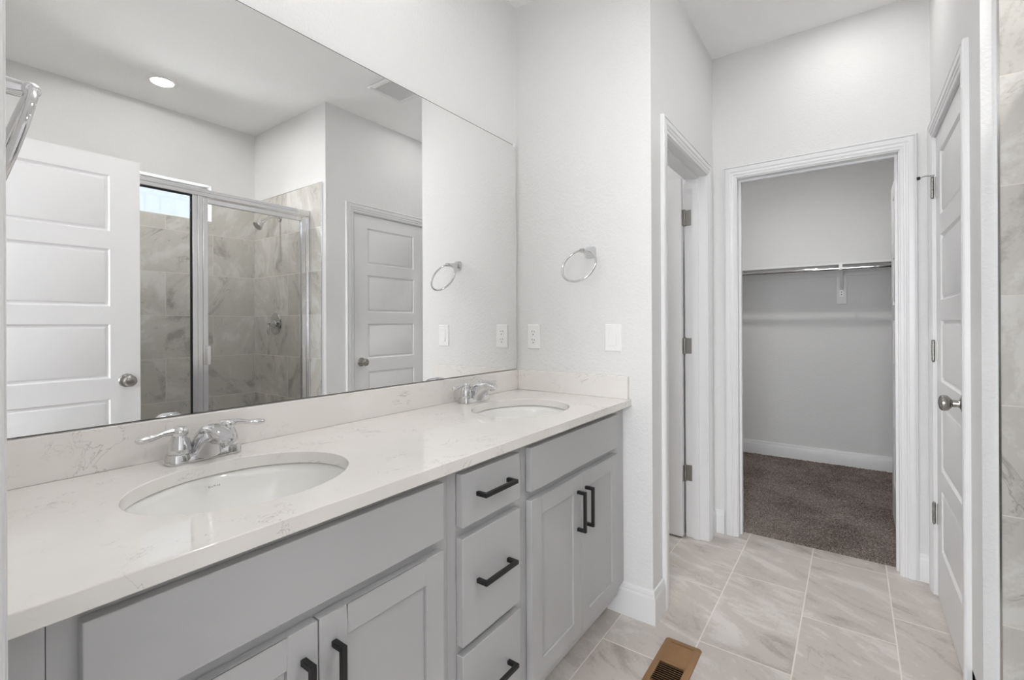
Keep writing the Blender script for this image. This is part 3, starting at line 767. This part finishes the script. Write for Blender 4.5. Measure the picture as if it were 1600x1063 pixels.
# ------------------------------------------------------------------ closet fittings
SH = 1.700
t = thing('closet_shelf', 'white closet shelf on a wall cleat across the back wall', 'shelf', (XC, 0.2, SH))
MB().box(-0.305, -0.001, -1.495, 1.495, -0.018, 0.0).build('board', M_WOOD, t, bevel=0.002)
mb = MB(); mb.box(-0.018, -0.001, -1.495, 1.495, -0.085, -0.0185); mb.build('cleat', M_WOOD, t, bevel=0.002)
t = thing('shelf_bracket', 'white shelf and rod bracket on a vertical board in the closet', 'bracket', (XC, 0.072, SH))
MB().box(-0.020, -0.001, -0.036, 0.036, -0.325, -0.0855).build('backing_board', M_WOOD, t, bevel=0.002)
mb = MB(); mb.box(-0.024, -0.0205, -0.0125, 0.0125, -0.26, -0.020); mb.box(-0.29, -0.024, -0.0125, 0.0125, -0.0225, -0.0185)
mb.loft([[(-0.262 + 0.0, y, -0.0225), (-0.282, y, -0.0225), (-0.024, y, -0.205), (-0.024, y, -0.190)] for y in (-0.0125, 0.0125)])
mb.loft([[(-0.347, y, -0.0185), (-0.342, y, -0.0185), (-0.342, y, -0.058), (-0.347, y, -0.062)] for y in (-0.011, 0.011)]); mb.box(-0.345, -0.285, -0.011, 0.011, -0.0222, -0.0187)
mb.build('arm', M_PLASTIC, t, bevel=0.001)
MB().tube([(-0.325 + 0.019 * math.sin(a), 0, -0.0505 - 0.0195 * math.cos(a)) for a in [(-1.7 + 3.4 * k / 12) for k in range(13)]], 0.0022, 8).build('hook', M_PLASTIC, t, smooth=True)
for z in (-0.222, -0.242): MB().lathe([(0, -0.0272), (0.0035, -0.0268), (0.004, -0.0242), (0, -0.0242)], (0, 0, z), 'x', 14).build('screw', M_DARK, t, smooth=True)
t = thing('closet_rod', 'chrome hanging rod under the closet shelf', 'rod', (XC - 0.325, 0.2, SH - 0.050))
MB().tube([(0, -1.49, 0), (0, 0.42, 0)], 0.0160, 20).build('tube', M_CHROME, t, smooth=True)
MB().tube([(0, 0.41, 0), (0, 1.49, 0)], 0.0138, 20).build('inner_tube', M_CHROME, t, smooth=True)

# ------------------------------------------------------------------ shower enclosure
YG = -0.495
g_ = thing('shower_enclosure', 'aluminium framed clear glass shower enclosure with hinged door, seen in the mirror', 'shower enclosure', (0, 0, 0))
XE = E - 0.0105
mb = MB(); mb.box(0.361, XE, YG - 0.019, YG + 0.019, 1.992, 2.030); mb.box(0.361, XE, YG - 0.014, YG + 0.022, 2.014, 2.034); mb.build('header', M_ALU, g_, bevel=0.003)
mb = MB(); mb.box(0.361, XE, YG - 0.02, YG + 0.02, 0.1205, 0.150); mb.build('sill_track', M_ALU, g_, bevel=0.003)
mb = MB(); mb.box(1.132, 1.160, YG - 0.016, YG + 0.016, 0.150, 1.992); mb.box(1.158, 1.185, YG - 0.020, YG + 0.020, 0.150, 1.992); mb.build('post', M_ALU, g_, bevel=0.003)
mb = MB(); mb.box(1.852, XE, YG - 0.019, YG + 0.019, 0.150, 1.992); mb.box(1.844, 1.856, YG - 0.012, YG + 0.012, 0.150, 1.992); mb.build('wall_jamb', M_ALU, g_, bevel=0.003)
mb = MB(); mb.box(0.361, 0.385, YG - 0.016, YG + 0.016, 0.150, 1.992); mb.build('end_jamb', M_ALU, g_, bevel=0.003)
fp = MB().box(0.385, 1.132, YG - 0.003, YG + 0.003, 0.150, 1.992).build('fixed_pane', M_GLASS, g_)
mb = MB(); mb.box(1.126, 1.132, YG - 0.005, YG + 0.005, 0.151, 1.991); mb.box(0.386, 1.126, YG - 0.005, YG + 0.005, 1.984, 1.991); mb.build('gasket', M_GASKET, g_)
dr = bpy.data.objects.new('door', None); COL.objects.link(dr); dr.parent = g_; tag(dr, 'hinged glass shower door in an aluminium frame')
mb = MB()
mb.box(1.188, 1.215, YG - 0.012, YG + 0.012, 0.158, 1.985); mb.box(1.812, 1.840, YG - 0.012, YG + 0.012, 0.158, 1.985)
mb.box(1.215, 1.812, YG - 0.012, YG + 0.012, 0.158, 0.190); mb.box(1.215, 1.812, YG - 0.012, YG + 0.012, 1.955, 1.985); mb.build('door_frame', M_ALU, dr, bevel=0.003)
MB().box(1.215, 1.812, YG - 0.003, YG + 0.003, 0.190, 1.955).build('door_pane', M_GLASS, dr)
MB().box(1.200, 1.222, YG + 0.012, YG + 0.034, 0.985, 1.098).build('door_pull', M_ALU, dr, bevel=0.003)

# ------------------------------------------------------------------ shower head and valve
XT = E - 0.010
t = thing('showerhead', 'chrome shower head on a bent arm above the valve, seen in the mirror', 'shower head', (XT, -0.885, 2.035))
MB().lathe([(0.0, 0.0), (0.028, 0.0), (0.027, -0.006), (0.018, -0.012), (0.011, -0.014)], (0, 0, 0), 'x', 24).build('flange', M_CHROME, t, smooth=True)
MB().tube([(-0.005, 0, 0), (-0.04, 0, 0.004), (-0.075, 0, -0.002), (-0.105, 0, -0.022), (-0.125, 0, -0.042)], 0.0095, 14).build('arm', M_CHROME, t, smooth=True)
hd = MB().lathe([(0.0, 0.006), (0.011, 0.006), (0.013, -0.006), (0.014, -0.016), (0.020, -0.030), (0.034, -0.052), (0.0365, -0.060), (0.034, -0.066), (0.0, -0.066)], (0, 0, 0), 'z', 28)
hd.xf(Matrix.Translation((-0.125, 0, -0.042)) @ Matrix.Rotation(math.radians(48), 4, 'Y')); hb = hd.build('head', M_CHROME, t, smooth=True)
fc = MB().lathe([(0.0, -0.0665), (0.031, -0.0665), (0.031, -0.0675), (0.0, -0.0685)], (0, 0, 0), 'z', 28)
fc.xf(Matrix.Translation((-0.125, 0, -0.042)) @ Matrix.Rotation(math.radians(48), 4, 'Y')); fc.build('spray_face', M_NICKEL, hb, smooth=True)
t = thing('shower_valve', 'round chrome shower valve with a lever below the shower head', 'shower valve', (XT, -0.955, 1.232))
MB().lathe([(0.0, 0.0), (0.084, 0.0), (0.084, -0.003), (0.078, -0.009), (0.055, -0.013), (0.034, -0.014), (0.031, -0.022), (0.0, -0.022)], (0, 0, 0), 'x', 40).build('escutcheon', M_CHROME, t, smooth=True)
MB().lathe([(0.026, -0.02), (0.024, -0.045), (0.022, -0.058), (0.015, -0.064), (0.0, -0.065)], (0, 0, 0), 'x', 24).build('hub', M_CHROME, t, smooth=True)
MB().tube([(-0.05, 0, 0.0), (-0.062, 0.004, -0.025), (-0.066, 0.006, -0.055), (-0.060, 0.007, -0.085)], [0.010, 0.0095, 0.009, 0.006], 14).build('lever', M_CHROME, t, smooth=True)

# ------------------------------------------------------------------ window and what lies beyond it
w = thing('window_1', 'small high window above the shower tile, seen in the mirror', None, kind='structure')
mb = MB(); x0, x1, z0, z1 = 0.7505, 1.5545, 2.0105, 2.2825
yo = YW - T
fw_, fd_ = 0.014, 0.026
mb.box(x0, x0 + fw_, yo, yo + fd_, z0, z1); mb.box(x1 - fw_, x1, yo, yo + fd_, z0, z1)
mb.box(x0 + fw_, x1 - fw_, yo, yo + fd_, z0, z0 + fw_); mb.box(x0 + fw_, x1 - fw_, yo, yo + fd_, z1 - fw_, z1)
mb.build('window_frame', M_PLASTIC, w, bevel=0.002)
MB().box(x0 + fw_, x1 - fw_, yo + 0.010, yo + 0.015, z0 + fw_, z1 - fw_).build('pane', M_GLASS, w)
bx('exterior_wall', M_FACADE, 'shake siding of the neighbouring house outside the window, lower part left open for light', [(-3.5, 6.5, -5.2, -5.0, 2.75, 5.5)])  # facade left off below so light from the ground reaches the window head

# ------------------------------------------------------------------ ceiling fittings and lamps
def recessed(label, x, y, glow, r=0.083):
    t = thing('recessed_light', label, 'ceiling light', (x, y, CEIL), group='recessed ceiling lights')
    MB().lathe([(r - 0.024, -0.001), (r - 0.022, -0.008), (r - 0.010, -0.009), (r, -0.004), (r, 0.0), (r - 0.024, 0.0)], (0, 0, 0), 'z', 40).build('trim_ring', M_PLASTIC, t, smooth=True)
    m = emit_mat('lamp_lens', glow)
    MB().lathe([(0.0, -0.0052), (r - 0.024, -0.005), (r - 0.024, -0.001), (0.0, -0.001)], (0, 0, 0), 'z', 40).build('lens', m, t, smooth=True)
    return t
recessed('lit recessed ceiling light above the shower, seen in the mirror', 1.112, -0.880, SHOWER_GLOW)
recessed('recessed ceiling light in front of the closet doorway', 2.58, 0.03, HALL_GLOW)
recessed('unseen added fill lamp over the middle of the bathroom floor', 0.95, 0.42, ROOM_FILL_GLOW)  # unseen fill lamp, added to brighten the vanity area
recessed('unseen added fill lamp in the small room behind the open door', 2.40, 1.70, TOILET_FILL_GLOW)  # unseen lamp added to light the open door leaf
recessed('recessed ceiling light inside the closet', 3.69, 0.35, CLOSET_GLOW)

t = thing('exhaust_fan', 'square white exhaust fan grille on the ceiling, seen in the mirror', 'exhaust fan', (2.057, 0.247, CEIL))
mb = MB(); 
for a in ((-0.137, 0.137, -0.137, -0.105), (-0.137, 0.137, 0.105, 0.137), (-0.137, -0.105, -0.105, 0.105), (0.105, 0.137, -0.105, 0.105)): mb.box(*a, -0.016, 0.0)
mb.build('cover', M_PLASTIC, t, bevel=0.006)
mb = MB()
for k in range(26):
    xx = -0.104 + k * 0.00815; mb.box(xx, xx + 0.0045, -0.105, 0.105, -0.0125, -0.006)
mb.build('grille', M_SHADE_GREY, t)
MB().box(-0.105, 0.105, -0.105, 0.105, -0.004, 0.0).build('housing', M_SHADE_GREY, t)

# vanity light bar over the mirror (just above the picture's upper edge)
t = thing('vanity_light', 'chrome bar light with opal glass bowls above the mirror', 'wall light', (0.72, M, 2.585))
MB().box(-0.33, 0.33, -0.022, -0.001, -0.055, 0.055).build('back_plate', M_CHROME, t, bevel=0.004)
MS = emit_mat('frosted_shade', VANITY_GLOW)
for k in range(3):
    xx = -0.24 + 0.24 * k
    arm = MB().tube([(xx, -0.022, 0.0), (xx, -0.07, 0.012), (xx, -0.105, 0.0), (xx, -0.11, -0.012)], 0.007, 12).build('arm', M_CHROME, t, smooth=True)
    MB().lathe([(0.0, -0.012), (0.026, -0.012), (0.030, -0.024), (0.030, -0.034), (0.0, -0.034)], (xx, -0.11, 0), 'z', 24).build('socket_cup', M_CHROME, arm, smooth=True)
    bowl = MB().lathe([(0.022, -0.030), (0.036, -0.026), (0.050, -0.008), (0.060, 0.020), (0.066, 0.055), (0.063, 0.055), (0.057, 0.021), (0.047, -0.005), (0.034, -0.022), (0.022, -0.026)], (xx, -0.11, 0), 'z', 32)
    sh = bowl.build('shade', MS, t, smooth=True)
    MB().lathe([(0.0, 0.030), (0.050, 0.030), (0.052, 0.024), (0.0, 0.020)], (xx, -0.11, 0), 'z', 32).build('bulb_disc', emit_mat('lamp_disc', UP_GLOW), sh, smooth=True)
